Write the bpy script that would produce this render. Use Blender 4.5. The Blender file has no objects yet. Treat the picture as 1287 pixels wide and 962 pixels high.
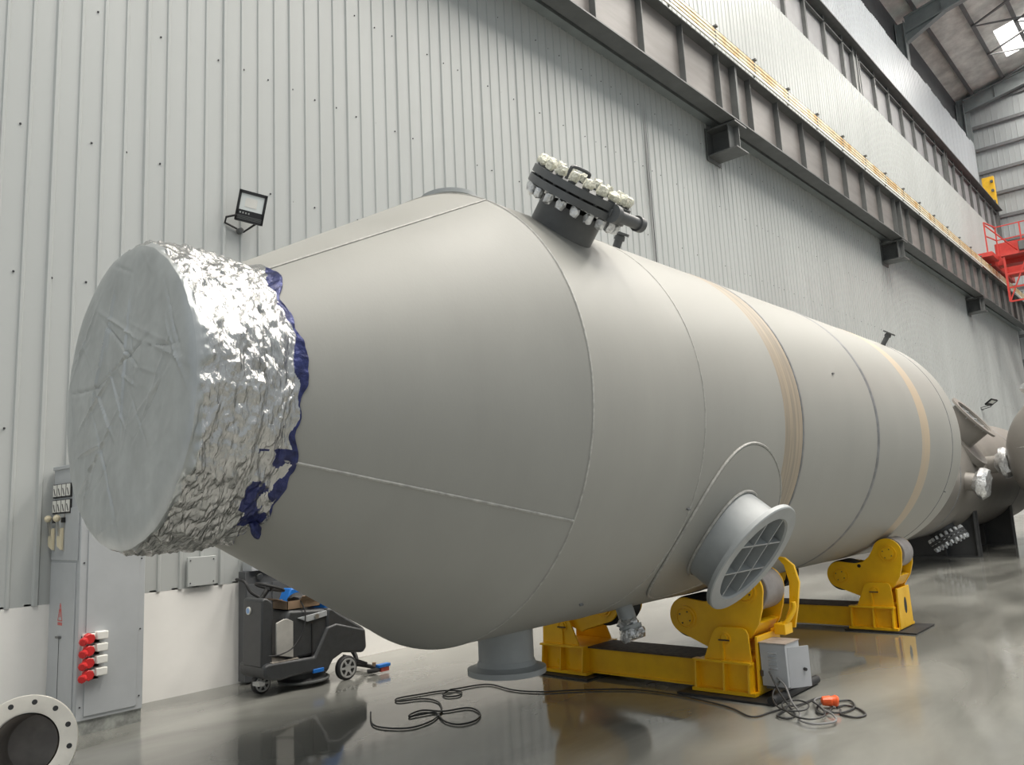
import bpy, bmesh, math, random
from mathutils import Vector, Matrix, noise
random.seed(7)
S = bpy.context.scene
C = S.collection
PI = math.pi

# ------------------------------------------------------------------ camera
W_PX, F_PX = 1287, 995.2
yaw, pit, rol = .72577565, .15526599, -.05016412
fw = Vector((math.cos(pit)*math.cos(yaw), math.cos(pit)*math.sin(yaw), math.sin(pit)))
r0 = fw.cross(Vector((0, 0, 1))).normalized(); u0 = r0.cross(fw)
rt = math.cos(rol)*r0 + math.sin(rol)*u0
up = -math.sin(rol)*r0 + math.cos(rol)*u0
cd = bpy.data.cameras.new('camera'); cam = bpy.data.objects.new('camera', cd); C.objects.link(cam)
cd.sensor_fit = 'HORIZONTAL'; cd.sensor_width = 36; cd.lens = 36*F_PX/W_PX
cd.clip_end = 300; cd.clip_start = .05
M4 = Matrix((rt, up, -fw)).transposed().to_4x4(); M4.translation = Vector((0, 0, 1.5))
cam.matrix_world = M4
S.camera = cam

# ------------------------------------------------------------------ world, lights, exposure
S.view_settings.view_transform = 'Standard'; S.view_settings.look = 'None'
S.view_settings.exposure = 0.18; S.view_settings.gamma = 1; S.view_settings.use_curve_mapping = False
wd = bpy.data.worlds.new('world'); S.world = wd; wd.use_nodes = True
wd.node_tree.nodes['Background'].inputs[0].default_value = (.90, .96, 1.0, 1)
wd.node_tree.nodes['Background'].inputs[1].default_value = .46

def area(name, loc, sx, sy, power, col, rot=(0, 0, 0)):
    l = bpy.data.lights.new(name, 'AREA'); l.shape = 'RECTANGLE'; l.size = sx; l.size_y = sy
    l.energy = power; l.color = col
    o = bpy.data.objects.new(name, l); C.objects.link(o); o.location = loc; o.rotation_euler = rot
    return o
ROOF0, SLOPE = 22.7, .20                       # roof height at the left wall and its slope to the ridge
def roofz(y): return ROOF0 + SLOPE*(7.8-y)
SKY = [(-4.6, 3.6), (7.0, 3.6), (18.4, 3.6), (29.6, 3.6), (44.3, 3.2)]   # (centre x, width) of the translucent roof strips
SKY_Y0, SKY_Y1 = 5.5, -15.0
SKY_P = [2400, 4900, 5200, 4400, 3200]
for (x, w), p in zip(SKY, SKY_P):
    ym = (SKY_Y0+SKY_Y1)/2
    area('skylight_lamp', (x, ym, roofz(ym)-.12), w, (SKY_Y0-SKY_Y1), p, (1, .945, .865), (-math.atan(SLOPE), 0, 0))

# ------------------------------------------------------------------ materials
def mat(name, col, rough=.5, metal=0., spec=.5, n_scale=0, n_amt=0., bump=0., b_scale=40, col2=None, r_amt=0., coat=0., emit=None, detail=4., stretch=None):
    m = bpy.data.materials.new(name); m.use_nodes = True
    nt = m.node_tree; b = nt.nodes['Principled BSDF']
    b.inputs['Base Color'].default_value = (*col, 1); b.inputs['Roughness'].default_value = rough
    b.inputs['Metallic'].default_value = metal; b.inputs['Specular IOR Level'].default_value = spec
    b.inputs['Coat Weight'].default_value = coat
    if emit:
        b.inputs['Emission Color'].default_value = (*emit[0], 1); b.inputs['Emission Strength'].default_value = emit[1]
    tc = nt.nodes.new('ShaderNodeTexCoord'); src = tc.outputs['Object']
    if stretch:
        mp = nt.nodes.new('ShaderNodeMapping'); mp.inputs['Scale'].default_value = stretch
        nt.links.new(src, mp.inputs['Vector']); src = mp.outputs['Vector']
    if n_scale:
        n = nt.nodes.new('ShaderNodeTexNoise'); n.inputs['Scale'].default_value = n_scale; n.inputs['Detail'].default_value = detail
        n.inputs['Roughness'].default_value = .6
        nt.links.new(src, n.inputs['Vector'])
        r = nt.nodes.new('ShaderNodeValToRGB'); r.color_ramp.elements[0].position = .35; r.color_ramp.elements[1].position = .68
        c2 = col2 or tuple(min(1, c*(1+n_amt)) for c in col); c1 = col if col2 else tuple(c*(1-n_amt) for c in col)
        r.color_ramp.elements[0].color = (*c1, 1); r.color_ramp.elements[1].color = (*c2, 1)
        nt.links.new(n.outputs['Fac'], r.inputs['Fac']); nt.links.new(r.outputs['Color'], b.inputs['Base Color'])
        if r_amt:
            mr = nt.nodes.new('ShaderNodeMapRange'); mr.inputs['From Min'].default_value = .3; mr.inputs['From Max'].default_value = .7
            mr.inputs['To Min'].default_value = max(0, rough-r_amt); mr.inputs['To Max'].default_value = rough+r_amt
            nt.links.new(n.outputs['Fac'], mr.inputs['Value']); nt.links.new(mr.outputs['Result'], b.inputs['Roughness'])
    if bump:
        n2 = nt.nodes.new('ShaderNodeTexNoise'); n2.inputs['Scale'].default_value = b_scale; n2.inputs['Detail'].default_value = 6
        nt.links.new(src, n2.inputs['Vector'])
        bp = nt.nodes.new('ShaderNodeBump'); bp.inputs['Strength'].default_value = bump; bp.inputs['Distance'].default_value = .02
        nt.links.new(n2.outputs['Fac'], bp.inputs['Height']); nt.links.new(bp.outputs['Normal'], b.inputs['Normal'])
    return m
M = dict(
 clad=mat('cladding_grey', (.452, .470, .462), .42, n_scale=.6, n_amt=.05, bump=.03, b_scale=9, stretch=(1, 1, .15)),
 clad_up=mat('cladding_upper', (.47, .50, .53), .36, n_scale=.5, n_amt=.06, stretch=(1, 1, .2)),  # bluish cast of the sky light is put into this sheet colour
 clad_end=mat('cladding_end', (.40, .43, .44), .45, n_scale=.4, n_amt=.08, stretch=(1, 1, .2)),
 screw=mat('screw_dark', (.04, .04, .045), .5),
 plinth=mat('plinth_white', (.90, .885, .85), .55, n_scale=2, n_amt=.03),
 steel_dk=mat('girder_paint', (.115, .12, .118), .45, n_scale=3, n_amt=.15),
 steel_web=mat('girder_web', (.20, .185, .175), .40, n_scale=1.2, n_amt=.18, stretch=(.35, 1, 2.5)),
 steel_mid=mat('girder_upper_web', (.30, .30, .31), .5, n_scale=2, n_amt=.08),
 rail=mat('conductor_bar', (.85, .76, .55), .35, n_scale=2.5, n_amt=.1, col2=(.62, .36, .10), detail=2),
 rail_w=mat('conductor_white', (.86, .83, .74), .4),
 black=mat('black_rubber', (.022, .022, .023), .6, n_scale=8, n_amt=.3),
 tank=mat('vessel_primer', (.330, .327, .302), .50, n_scale=1.3, n_amt=.045, bump=.02, b_scale=60, r_amt=.06, stretch=(1.6, .8, .5)),
 weld=mat('weld_bead', (.39, .385, .36), .45, n_scale=30, n_amt=.2),
 weld_dk=mat('weld_dark', (.19, .195, .20), .45, n_scale=12, n_amt=.25),
 band=mat('primer_band', (.40, .325, .235), .5, n_scale=2.2, col2=(.24, .215, .175), stretch=(14, .6, .6)),
 band2=mat('primer_band_tan', (.50, .40, .28), .5, n_scale=2.0, col2=(.46, .39, .30), stretch=(6, .8, .8)),
 nozzle=mat('nozzle_paint', (.33, .35, .355), .42, n_scale=6, n_amt=.06),
 manpaint=mat('manhole_paint', (.10, .105, .108), .42, n_scale=10, n_amt=.12),
 foil=mat('foil', (.54, .54, .53), .25, 1.0, n_scale=6, n_amt=.08, bump=.75, b_scale=24, stretch=(2.6, .8, .8)),
 foil_dull=mat('foil_dull', (.47, .49, .49), .33, .62, n_scale=5, n_amt=.10, bump=.30, b_scale=7, stretch=(1, 1, .6)),
 foil_small=mat('foil_wrap', (.78, .79, .80), .28, .95, n_scale=20, n_amt=.25, bump=.8, b_scale=50),
 wrap_white=mat('white_wrap', (.86, .83, .70), .4, .15, n_scale=50, n_amt=.2, bump=.8, b_scale=70),
 blue=mat('blue_film', (.030, .038, .13), .28, .35, n_scale=20, n_amt=.4, bump=.5, b_scale=30),
 yellow=mat('roller_yellow', (.97, .565, .010), .36, n_scale=5, n_amt=.10, r_amt=.1, col2=(.86, .47, .008), detail=8),
 rust=mat('rust_edge', (.085, .06, .04), .7, n_scale=20, n_amt=.4),
 wheelgrey=mat('roller_steel', (.27, .255, .25), .45, n_scale=8, n_amt=.15),
 cab=mat('cabinet_grey', (.44, .46, .475), .42, n_scale=3, n_amt=.05),
 cab_base=mat('cabinet_base', (.30, .31, .29), .6, n_scale=12, n_amt=.35),
 boxgrey=mat('box_grey', (.47, .49, .51), .4, n_scale=4, n_amt=.05),
 boxtop=mat('box_top_stained', (.38, .33, .29), .55, n_scale=12, n_amt=.25),
 red=mat('red_plastic', (.62, .03, .03), .35, n_scale=6, n_amt=.05),
 ink=mat('red_ink', (.60, .10, .08), .5),
 white=mat('white_plastic', (.80, .79, .74), .4, n_scale=6, n_amt=.04),
 cream=mat('cream_knob', (.74, .66, .47), .35),
 steel=mat('bare_steel', (.50, .49, .46), .35, .8, n_scale=10, n_amt=.15),
 scrub=mat('scrubber_shell', (.050, .053, .056), .42, n_scale=20, n_amt=.1, bump=.06, b_scale=120),
 scrub_lt=mat('scrubber_panel', (.46, .45, .42), .5, n_scale=7, n_amt=.12),
 scrub_floor=mat('scrubber_mat', (.42, .38, .33), .6, n_scale=30, n_amt=.3),
 sblue=mat('seat_blue', (.01, .17, .60), .4, n_scale=5, n_amt=.06),
 card=mat('cardboard', (.30, .205, .13), .7, n_scale=7, n_amt=.1),
 wheel_lt=mat('wheel_grey', (.42, .42, .41), .5, n_scale=15, n_amt=.1),
 pipe_w=mat('flange_cream', (.72, .69, .62), .40, .1, n_scale=9, n_amt=.06),
 pipe_in=mat('pipe_inner', (.42, .39, .36), .45, .3, n_scale=5, n_amt=.2),
 cable=mat('cable', (.035, .035, .035), .5), cable_g=mat('cable_grey', (.20, .20, .20), .5),
 orange=mat('orange_plug', (.90, .13, .03), .4, n_scale=6, n_amt=.05),
 crane=mat('crane_red', (.55, .050, .038), .42, n_scale=4, n_amt=.1),
 yel2=mat('stop_yellow', (.85, .50, .02), .45, n_scale=5, n_amt=.08),
 roof=mat('roof_lining', (.72, .74, .71), .6, n_scale=1.3, n_amt=.22, bump=.1, b_scale=5),
 purlin=mat('purlin_steel', (.16, .165, .17), .5, n_scale=3, n_amt=.1),
 rafter=mat('rafter_steel', (.25, .28, .285), .45, n_scale=3, n_amt=.08),
 lamp_bl=mat('lamp_black', (.015, .015, .016), .4), lens=mat('lamp_lens', (.80, .84, .82), .15, n_scale=4, n_amt=.03, coat=1.),
 tank2=mat('far_vessel_paint', (.22, .205, .185), .42, n_scale=1.2, n_amt=.08),
 saddle=mat('saddle_steel', (.07, .072, .074), .5, n_scale=4, n_amt=.1),
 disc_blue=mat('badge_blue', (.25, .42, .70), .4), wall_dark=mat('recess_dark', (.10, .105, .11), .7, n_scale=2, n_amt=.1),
)
# translucent daylight sheet in the roof
M['sky'] = mat('daylight_sheet', (.8, .8, .8), .6, emit=((1, .97, .93), 3.0))

def floor_mat():
    m = bpy.data.materials.new('epoxy_floor'); m.use_nodes = True; nt = m.node_tree; b = nt.nodes['Principled BSDF']
    tc = nt.nodes.new('ShaderNodeTexCoord')
    mp = nt.nodes.new('ShaderNodeMapping'); mp.inputs['Scale'].default_value = (.35, 1.0, 1); mp.inputs['Rotation'].default_value = (0, 0, .25)
    nt.links.new(tc.outputs['Object'], mp.inputs['Vector'])
    n = nt.nodes.new('ShaderNodeTexNoise'); n.inputs['Scale'].default_value = 1.1; n.inputs['Detail'].default_value = 6; n.inputs['Distortion'].default_value = .6
    nt.links.new(mp.outputs[0], n.inputs['Vector'])
    r = nt.nodes.new('ShaderNodeValToRGB'); e = r.color_ramp.elements
    e[0].position = .36; e[0].color = (.140, .141, .128, 1); e[1].position = .66; e[1].color = (.275, .275, .250, 1)
    nt.links.new(n.outputs['Fac'], r.inputs['Fac']); nt.links.new(r.outputs[0], b.inputs['Base Color'])
    mr = nt.nodes.new('ShaderNodeMapRange'); mr.inputs['From Min'].default_value = .35; mr.inputs['From Max'].default_value = .65
    mr.inputs['To Min'].default_value = .06; mr.inputs['To Max'].default_value = .17
    nt.links.new(n.outputs['Fac'], mr.inputs['Value']); nt.links.new(mr.outputs[0], b.inputs['Roughness'])
    n2 = nt.nodes.new('ShaderNodeTexNoise'); n2.inputs['Scale'].default_value = 3.0; n2.inputs['Detail'].default_value = 2
    nt.links.new(tc.outputs['Object'], n2.inputs['Vector'])
    bp = nt.nodes.new('ShaderNodeBump'); bp.inputs['Strength'].default_value = .05; bp.inputs['Distance'].default_value = .02
    nt.links.new(n2.outputs['Fac'], bp.inputs['Height']); nt.links.new(bp.outputs[0], b.inputs['Normal'])
    b.inputs['Specular IOR Level'].default_value = 1.0
    return m
M['floor'] = floor_mat()

# ------------------------------------------------------------------ mesh builder
ORIG = {}
def V(*a): return Vector(a)
def basis(d):
    d = Vector(d).normalized(); a = Vector((0, 0, 1)) if abs(d.z) < .9 else Vector((1, 0, 0))
    x = d.cross(a).normalized(); return x, d.cross(x).normalized()
class MB:
    def __init__(s): s.v = []; s.f = []; s.mi = []; s.cur = 0
    def add(s, vs, fs):
        o = len(s.v); s.v += [Vector(p) for p in vs]; s.f += [tuple(i+o for i in f) for f in fs]; s.mi += [s.cur]*len(fs); return s
    def box(s, x0, x1, y0, y1, z0, z1):
        x0, x1 = sorted((x0, x1)); y0, y1 = sorted((y0, y1)); z0, z1 = sorted((z0, z1))
        return s.add([(x, y, z) for z in (z0, z1) for y in (y0, y1) for x in (x0, x1)],
            [(0, 2, 3, 1), (4, 5, 7, 6), (0, 1, 5, 4), (2, 6, 7, 3), (0, 4, 6, 2), (1, 3, 7, 5)])
    def bar(s, p, q, w, h, side=None):                       # rectangular bar from p to q
        p = Vector(p); q = Vector(q); d = (q-p).normalized()
        if side is None: x, y = basis(d)
        else:
            x = Vector(side); x = (x-d*x.dot(d)).normalized(); y = d.cross(x)
        vs = [c+x*a*w/2+y*b*h/2 for c in (p, q) for a, b in ((-1, -1), (1, -1), (1, 1), (-1, 1))]
        return s.add(vs, [(3, 2, 1, 0), (4, 5, 6, 7)]+[(i, (i+1) % 4, 4+(i+1) % 4, 4+i) for i in range(4)])
    def lathe(s, o, d, prof, n=32, cap0=True, cap1=True, a0=0., a1=2*PI, xd=None):   # prof: (along, radius)
        o = Vector(o); d = Vector(d).normalized(); x, y = basis(d)
        if xd is not None: x = Vector(xd).normalized(); y = d.cross(x)
        full = abs(a1-a0-2*PI) < 1e-6; m = n if full else n+1
        vs = [o+d*t+(x*math.cos(a0+(a1-a0)*i/n)+y*math.sin(a0+(a1-a0)*i/n))*r for t, r in prof for i in range(m)]
        fs = []
        for k in range(len(prof)-1):
            for i in range(n):
                j = (i+1) % m; fs.append((k*m+i, k*m+j, (k+1)*m+j, (k+1)*m+i))
        if full and cap0 and prof[0][1] > 1e-6: fs.append(tuple(range(m))[::-1])
        if full and cap1 and prof[-1][1] > 1e-6: fs.append(tuple((len(prof)-1)*m+i for i in range(m)))
        return s.add(vs, fs)
    def cyl(s, p, q, r, n=24, r2=None):
        p = Vector(p); q = Vector(q); L = (q-p).length
        return s.lathe(p, q-p, [(0, r), (L, r2 if r2 is not None else r)], n)
    def disc_ring(s, o, d, ri, ro, t, n=40):                 # annulus of thickness t
        return s.lathe(o, d, [(0, ri), (0, ro), (t, ro), (t, ri), (0, ri)], n, False, False)
    def tube(s, pts, r, n=8, closed=False):
        pts = [Vector(p) for p in pts]; L = len(pts); vs = []; prev = None
        for i, p in enumerate(pts):
            a = pts[(i-1) % L] if (i > 0 or closed) else p; b = pts[(i+1) % L] if (i < L-1 or closed) else p
            d = (b-a).normalized()
            if prev is None: x, y = basis(d)
            else:
                x = (prev-d*prev.dot(d)); x = x.normalized() if x.length > 1e-6 else basis(d)[0]; y = d.cross(x)
            prev = x
            vs += [p+(x*math.cos(2*PI*k/n)+y*math.sin(2*PI*k/n))*r for k in range(n)]
        fs = [(i*n+k, i*n+(k+1) % n, ((i+1) % L)*n+(k+1) % n, ((i+1) % L)*n+k) for i in range(L if closed else L-1) for k in range(n)]
        if not closed: fs += [tuple(range(n))[::-1], tuple((L-1)*n+k for k in range(n))]
        return s.add(vs, fs)
    def prism(s, poly, axis, a, b):                          # poly in the two other axes (order xyz)
        def mk(p, t):
            return (t, p[0], p[1]) if axis == 'x' else ((p[0], t, p[1]) if axis == 'y' else (p[0], p[1], t))
        n = len(poly)
        return s.add([mk(p, a) for p in poly]+[mk(p, b) for p in poly],
            [tuple(range(n)), tuple(range(2*n-1, n-1, -1))]+[(i, n+i, n+(i+1) % n, (i+1) % n) for i in range(n)])
    def sphere(s, c, r, n=12, sq=(1, 1, 1)):
        c = Vector(c); vs = []; fs = []; m = n//2
        for j in range(m+1):
            for i in range(n):
                a = PI*j/m; b = 2*PI*i/n
                vs.append(c+Vector((r*sq[0]*math.sin(a)*math.cos(b), r*sq[1]*math.sin(a)*math.sin(b), r*sq[2]*math.cos(a))))
        for j in range(m):
            for i in range(n): fs.append((j*n+i, (j+1)*n+i, (j+1)*n+(i+1) % n, j*n+(i+1) % n))
        return s.add(vs, fs)
    def jitter(s, amt, sc=1., frm=0):
        for i in range(frm, len(s.v)):
            s.v[i] = s.v[i]+noise.noise_vector(s.v[i]*sc)*amt
        return s
    def xf(s, mtx, frm=0):
        for i in range(frm, len(s.v)): s.v[i] = mtx @ s.v[i]
        return s
    def build(s, name, mats, parent=None, bevel=0., smooth=True, label=None, origin=None):
        me = bpy.data.meshes.new(name)
        org = ORIG[parent.name] if parent else (Vector(origin) if origin is not None else Vector((0, 0, 0)))
        me.from_pydata([p-org for p in s.v], [], s.f)
        for mt in (mats if isinstance(mats, (list, tuple)) else [mats]): me.materials.append(mt)
        me.polygons.foreach_set('material_index', s.mi)
        bm = bmesh.new(); bm.from_mesh(me)
        bmesh.ops.remove_doubles(bm, verts=bm.verts, dist=1e-5)
        bmesh.ops.recalc_face_normals(bm, faces=bm.faces)
        bm.to_mesh(me); bm.free()
        if smooth:
            me.shade_smooth(); me.set_sharp_from_angle(angle=math.radians(32))
        o = bpy.data.objects.new(name, me); C.objects.link(o)
        if bevel:
            b = o.modifiers.new('bevel', 'BEVEL'); b.width = bevel; b.segments = 2; b.limit_method = 'ANGLE'; b.angle_limit = math.radians(40)
        if parent: o.parent = parent
        else: o.location = org
        ORIG[o.name] = org
        if label: o['label'] = label
        return o
def thing(name, label, cat, loc, group=None):
    o = bpy.data.objects.new(name, None); C.objects.link(o); o.empty_display_size = .1
    o.location = loc; ORIG[o.name] = Vector(loc); o['label'] = label; o['category'] = cat
    if group: o['group'] = group
    return o
def tag(o, label, cat, group=None):
    o['label'] = label; o['category'] = cat
    if group: o['group'] = group
    return o
def struct(mb, name, m, **k):
    o = mb.build(name, m, **k); o['kind'] = 'structure'; return o
def copy_tree(o, parent=None):
    c = o.copy(); C.objects.link(c)
    if parent: c.parent = parent
    for ch in list(o.children): copy_tree(ch, c)
    return c
def spline(pts, k=6, closed=False):
    P = [Vector(p) for p in pts]; n = len(P); out = []
    for i in range(n if closed else n-1):
        a, b, c, d = (P[(i-1) % n] if (i or closed) else P[0]), P[i], P[(i+1) % n], (P[(i+2) % n] if (i+2 < n or closed) else P[-1])
        for j in range(k):
            t = j/k
            out.append(.5*((2*b)+(c-a)*t+(2*a-5*b+4*c-d)*t*t+(3*b-a-3*c+d)*t**3))
    if not closed: out.append(P[-1])
    return out

# ================================================================== THE SETTING
WY = 7.13; XE = 48.0
b = MB().box(-6, 56, -17, 8.6, -.2, 0); struct(b, 'floor', M['floor'], smooth=False)
b = MB().box(-6, XE, WY+.0, WY+.25, 0, .93); struct(b, 'wall_left_plinth', M['plinth'], smooth=False)

def cladding(x0, x1, z0, z1, y, pitch=.195, h=.016, jag=0., along='x', sgn=-1):
    # folded sheet: flat pans and narrow raised ribs, in its own mesh; screws are the second material
    b = MB(); prof = []
    n = int((x1-x0)/pitch)
    for i in range(n+1):
        x = x0+i*pitch; k = 1.25 if i % 4 == 0 else .9
        prof += [(x-.021*k, 0), (x-.011*k, h*k), (x+.011*k, h*k), (x+.021*k, 0), (x+.09, .0012), (x+.12, .0)]
    vs = []
    for z in (z0, z1):
        for j, (x, d) in enumerate(prof):
            zz = z+(random.Random(int(x*1.2)).uniform(-jag, 0) if (jag and z == z1) else 0)
            vs.append((x, y+sgn*d, zz) if along == 'x' else (y+sgn*d, x, zz))
    m = len(prof); b.add(vs, [(j, j+1, m+j+1, m+j) for j in range(m-1)])
    b.cur = 1
    return b
b = cladding(-4, XE, .915, 9.25, WY)
rr = random.Random(3)
for z in (2.3, 3.6, 4.89, 6.19, 7.49, 8.7):
    for i in range(0, 200):
        x = -1+i*.195*(1.5)+rr.uniform(-.02, .02)
        if rr.random() < .8: b.sphere((x+.045, WY-.006, z+rr.uniform(-.012, .012)), .010, 6)
b.cur = 0
struct(b, 'wall_left', [M['clad'], M['screw']])
# lapped sheet joint that gapes a little, part of the wall
b = MB(); b.add([(12.08, WY-.018, 4.4), (12.09, WY-.035, 4.4), (12.09, WY-.03, 8.0), (12.02, WY-.07, 7.35), (12.10, WY-.018, 7.3), (12.09, WY-.018, 8.9)], [(0, 1, 4), (0, 4, 5), (1, 3, 4), (3, 2, 5), (3, 5, 4)])
struct(b, 'trim_1', M['screw'])
b = cladding(-4, XE, 9.9, 14.15, WY+.0); struct(b, 'wall_left_middle', [M['clad'], M['screw']])
b = cladding(5, 47.6, 15.9, 19.75, 7.8, jag=.14); struct(b, 'wall_left_upper', [M['clad_up'], M['screw']])
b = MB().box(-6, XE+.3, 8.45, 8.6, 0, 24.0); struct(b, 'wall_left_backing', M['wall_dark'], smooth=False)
b = cladding(-15, 8.7, 0, 27.8, XE+.02, along='y', h=.02, pitch=.26); struct(b, 'wall_far', [M['clad_end'], M['screw']])
for k in range(-10, 8):
    z = 14.24+1.31*k
    b = MB().box(XE-.13, XE-.02, -15, 8.0, z-.01, z+.01); b.box(XE-.14, XE-.125, -15, 8.0, z-.16, z+.01)
    struct(b, 'trim_far_girt', M['purlin'], smooth=False)
for y in (7.95, 3.4, -2):
    b = MB().box(XE-.32, XE-.02, y-.14, y+.14, 0, roofz(y)-.6); struct(b, 'trim_far_post', M['rafter'], smooth=False)
# roof lining with real openings filled by daylight sheets
b = MB(); xs = [-6]
for x, w in SKY: xs += [x-w/2, x+w/2]
xs.append(XE+.3)
def slab(b, x0, x1, y0, y1, t=.06):
    b.add([(x, y, roofz(y)+dz) for dz in (0, t) for y in (y0, y1) for x in (x0, x1)],
          [(0, 2, 3, 1), (4, 5, 7, 6), (0, 1, 5, 4), (2, 6, 7, 3), (0, 4, 6, 2), (1, 3, 7, 5)])
slab(b, -6, XE+.3, 8.5, SKY_Y0); slab(b, -6, XE+.3, SKY_Y1, -17)
for i in range(0, len(xs), 2): slab(b, xs[i], xs[i+1], SKY_Y0, SKY_Y1)
struct(b, 'ceiling', M['roof'], smooth=False)
for i, (x, w) in enumerate(SKY):
    b = MB(); slab(b, x-w/2+.01, x+w/2-.01, SKY_Y0, SKY_Y1, .02); struct(b, 'window_%d' % (i+1), M['sky'], smooth=False)
# purlins run along the hall, rafters across it
for k in range(15):
    y = 7.55-k*1.5; z = roofz(y)
    b = MB().box(-6, XE, y-.04, y+.04, z-.26, z-.02); b.box(-6, XE, y-.14, y+.04, z-.28, z-.26); struct(b, 'trim_purlin', M['purlin'], smooth=False)
RAFT = (3.6, 14.7, 25.8, 36.9, 47.7)
for x in RAFT:
    b = MB(); y0, y1 = 8.0, -16
    for dz, w, t in ((-.32, .30, .04), (-1.05, .30, .05)):
        b.add([(xx, y, roofz(y)+dz+d) for d in (0, t) for y in (y0, y1) for xx in (x-w/2, x+w/2)],
              [(0, 2, 3, 1), (4, 5, 7, 6), (0, 1, 5, 4), (2, 6, 7, 3), (0, 4, 6, 2), (1, 3, 7, 5)])
    b.prism([(y0, roofz(y0)-1.05), (y0, roofz(y0)-.3), (y1, roofz(y1)-.3), (y1, roofz(y1)-1.05)], 'x', x-.012, x+.012)
    if x < 40:
        b.prism([(8.0, roofz(8)-1.5), (8.0, roofz(8)-1.0), (6.4, roofz(6.4)-1.03)], 'x', x-.012, x+.012)
        b.bar((x, 8.0, roofz(8)-1.5), (x, 6.4, roofz(6.4)-1.05), .3, .03, (1, 0, 0))
    for yy in (6.5, 4.3, 2.1, -.1, -2.3): b.box(x-.14, x+.14, yy-.006, yy+.006, roofz(yy)-1.03, roofz(yy)-.3)
    struct(b, 'trim_rafter', M['rafter'], smooth=False)
    b = MB().box(x-.2, x+.2, 8.02, 8.05, 0, 22.2); b.box(x-.2, x+.2, 8.36, 8.4, 0, 22.2); b.box(x-.012, x+.012, 8.05, 8.36, 0, 22.2)
    struct(b, 'trim_column', M['rafter'], smooth=False)
def brace(x0, x1, y0, y1):
    b = MB()
    n = max(1, int(abs(x1-x0)/3.2))
    for i in range(n):
        xa = x0+(x1-x0)*i/n; xb = x0+(x1-x0)*(i+1)/n; xm = (xa+xb)/2
        for s in (0, .16):
            b.bar((xa, y0, roofz(y0)-.34), (xm+s, y1, roofz(y1)-.75), .05, .05); b.bar((xm+s, y1, roofz(y1)-.75), (xb, y0, roofz(y0)-.34), .06, .06)
    struct(b, 'trim_roof_brace', M['purlin'], smooth=False)
for xa, xb in ((26.2, 36.6), (37.2, 47.4)):
    brace(xa, xb, 6.05, 3.05); brace(xa+.6, xb-.6, 4.55, 1.55); brace(xa, xb, 3.05, .05)
b = MB().box(-4, XE, 6.95, 7.10, 9.22, 9.26); b.box(-4, XE, 7.10, 7.13, 9.22, 9.8); struct(b, 'trim_3', M['rafter'], smooth=False)
# concealed dark recess behind the lower girder: its sill
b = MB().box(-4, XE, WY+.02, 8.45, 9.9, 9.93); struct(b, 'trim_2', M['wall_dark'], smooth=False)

# small cover plate screwed on the bottom of the cladding, beside the cabinet
b = MB().box(3.46, 3.73, WY-.045, WY-.017, .93, 1.19)
o = b.build('cover_plate', M['clad'], bevel=.004, origin=(3.6, WY-.03, .93)); tag(o, 'small square grey cover plate fixed low on the corrugated wall right of the grey cabinet', 'plate')
ORIG[o.name] = Vector((3.6, WY-.03, .93))
for x in (3.485, 3.705):
    for z in (.96, 1.16): MB().sphere((x, WY-.046, z), .007, 6).build('screw', M['screw'], o)

# ================================================================== CRANE GIRDERS
g = thing('crane_runway_girder', 'long dark steel crane girder with stiffened web, running along the wall above the vessel', 'girder', (20, 6.6, 9.08))
GX0, GX1, GY0, GY1, GZ0, GZ1 = 2, XE-.4, 6.45, 6.76, 9.08, 10.36
MB().box(GX0, GX1, 6.60, 6.62, GZ0+.02, GZ1-.02).build('web', M['steel_web'], g, smooth=False)
MB().box(GX0, GX1, GY0, GY1, GZ0, GZ0+.028).build('bottom_flange', M['steel_dk'], g, smooth=False)
MB().box(GX0, GX1, GY0-.04, GY1+.2, GZ1-.03, GZ1).build('top_flange', M['steel_dk'], g, smooth=False)
x = 2.62
while x < GX1:
    MB().box(x-.008, x+.008, GY0+.03, 6.60, GZ0+.028, GZ1-.03).build('stiffener', M['steel_dk'], g, smooth=False); x += 1.43
for cx in (3.7, 14.75, 25.95, 36.9):
    MB().box(cx-.02, cx+.06, GY0+.005, 6.60, GZ0+.028, GZ1-.03).build('joint_plate', M['steel_dk'], g, smooth=False)
places = {14.75: 'nearest the camera and largest in view', 25.95: 'middle one of the three', 36.9: 'farthest, just short of the red crane'}
for cx, txt in places.items():
    k = thing('girder_bracket', 'dark box bracket under the crane girder, '+txt, 'bracket', (cx, WY, 8.47), 'brackets under the lower crane girder')
    y0 = 6.45
    MB().box(cx-.26, cx+.26, y0, WY-.03, 8.47, 8.50).build('bottom_flange', M['steel_dk'], k, smooth=False)
    MB().box(cx-.26, cx+.26, y0, WY-.03, 9.02, 9.055).build('top_flange', M['steel_dk'], k, smooth=False)
    MB().box(cx-.012, cx+.012, y0+.05, WY-.03, 8.50, 9.02).build('web', M['steel_dk'], k, smooth=False)
    MB().box(cx-.25, cx+.25, y0+.16, y0+.18, 8.50, 9.02).build('stiffener', M['steel_dk'], k, smooth=False)
    MB().box(cx-.3, cx+.3, WY-.04, WY-.02, 8.38, 9.08).build('base_plate', M['steel_dk'], k, smooth=False)
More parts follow.
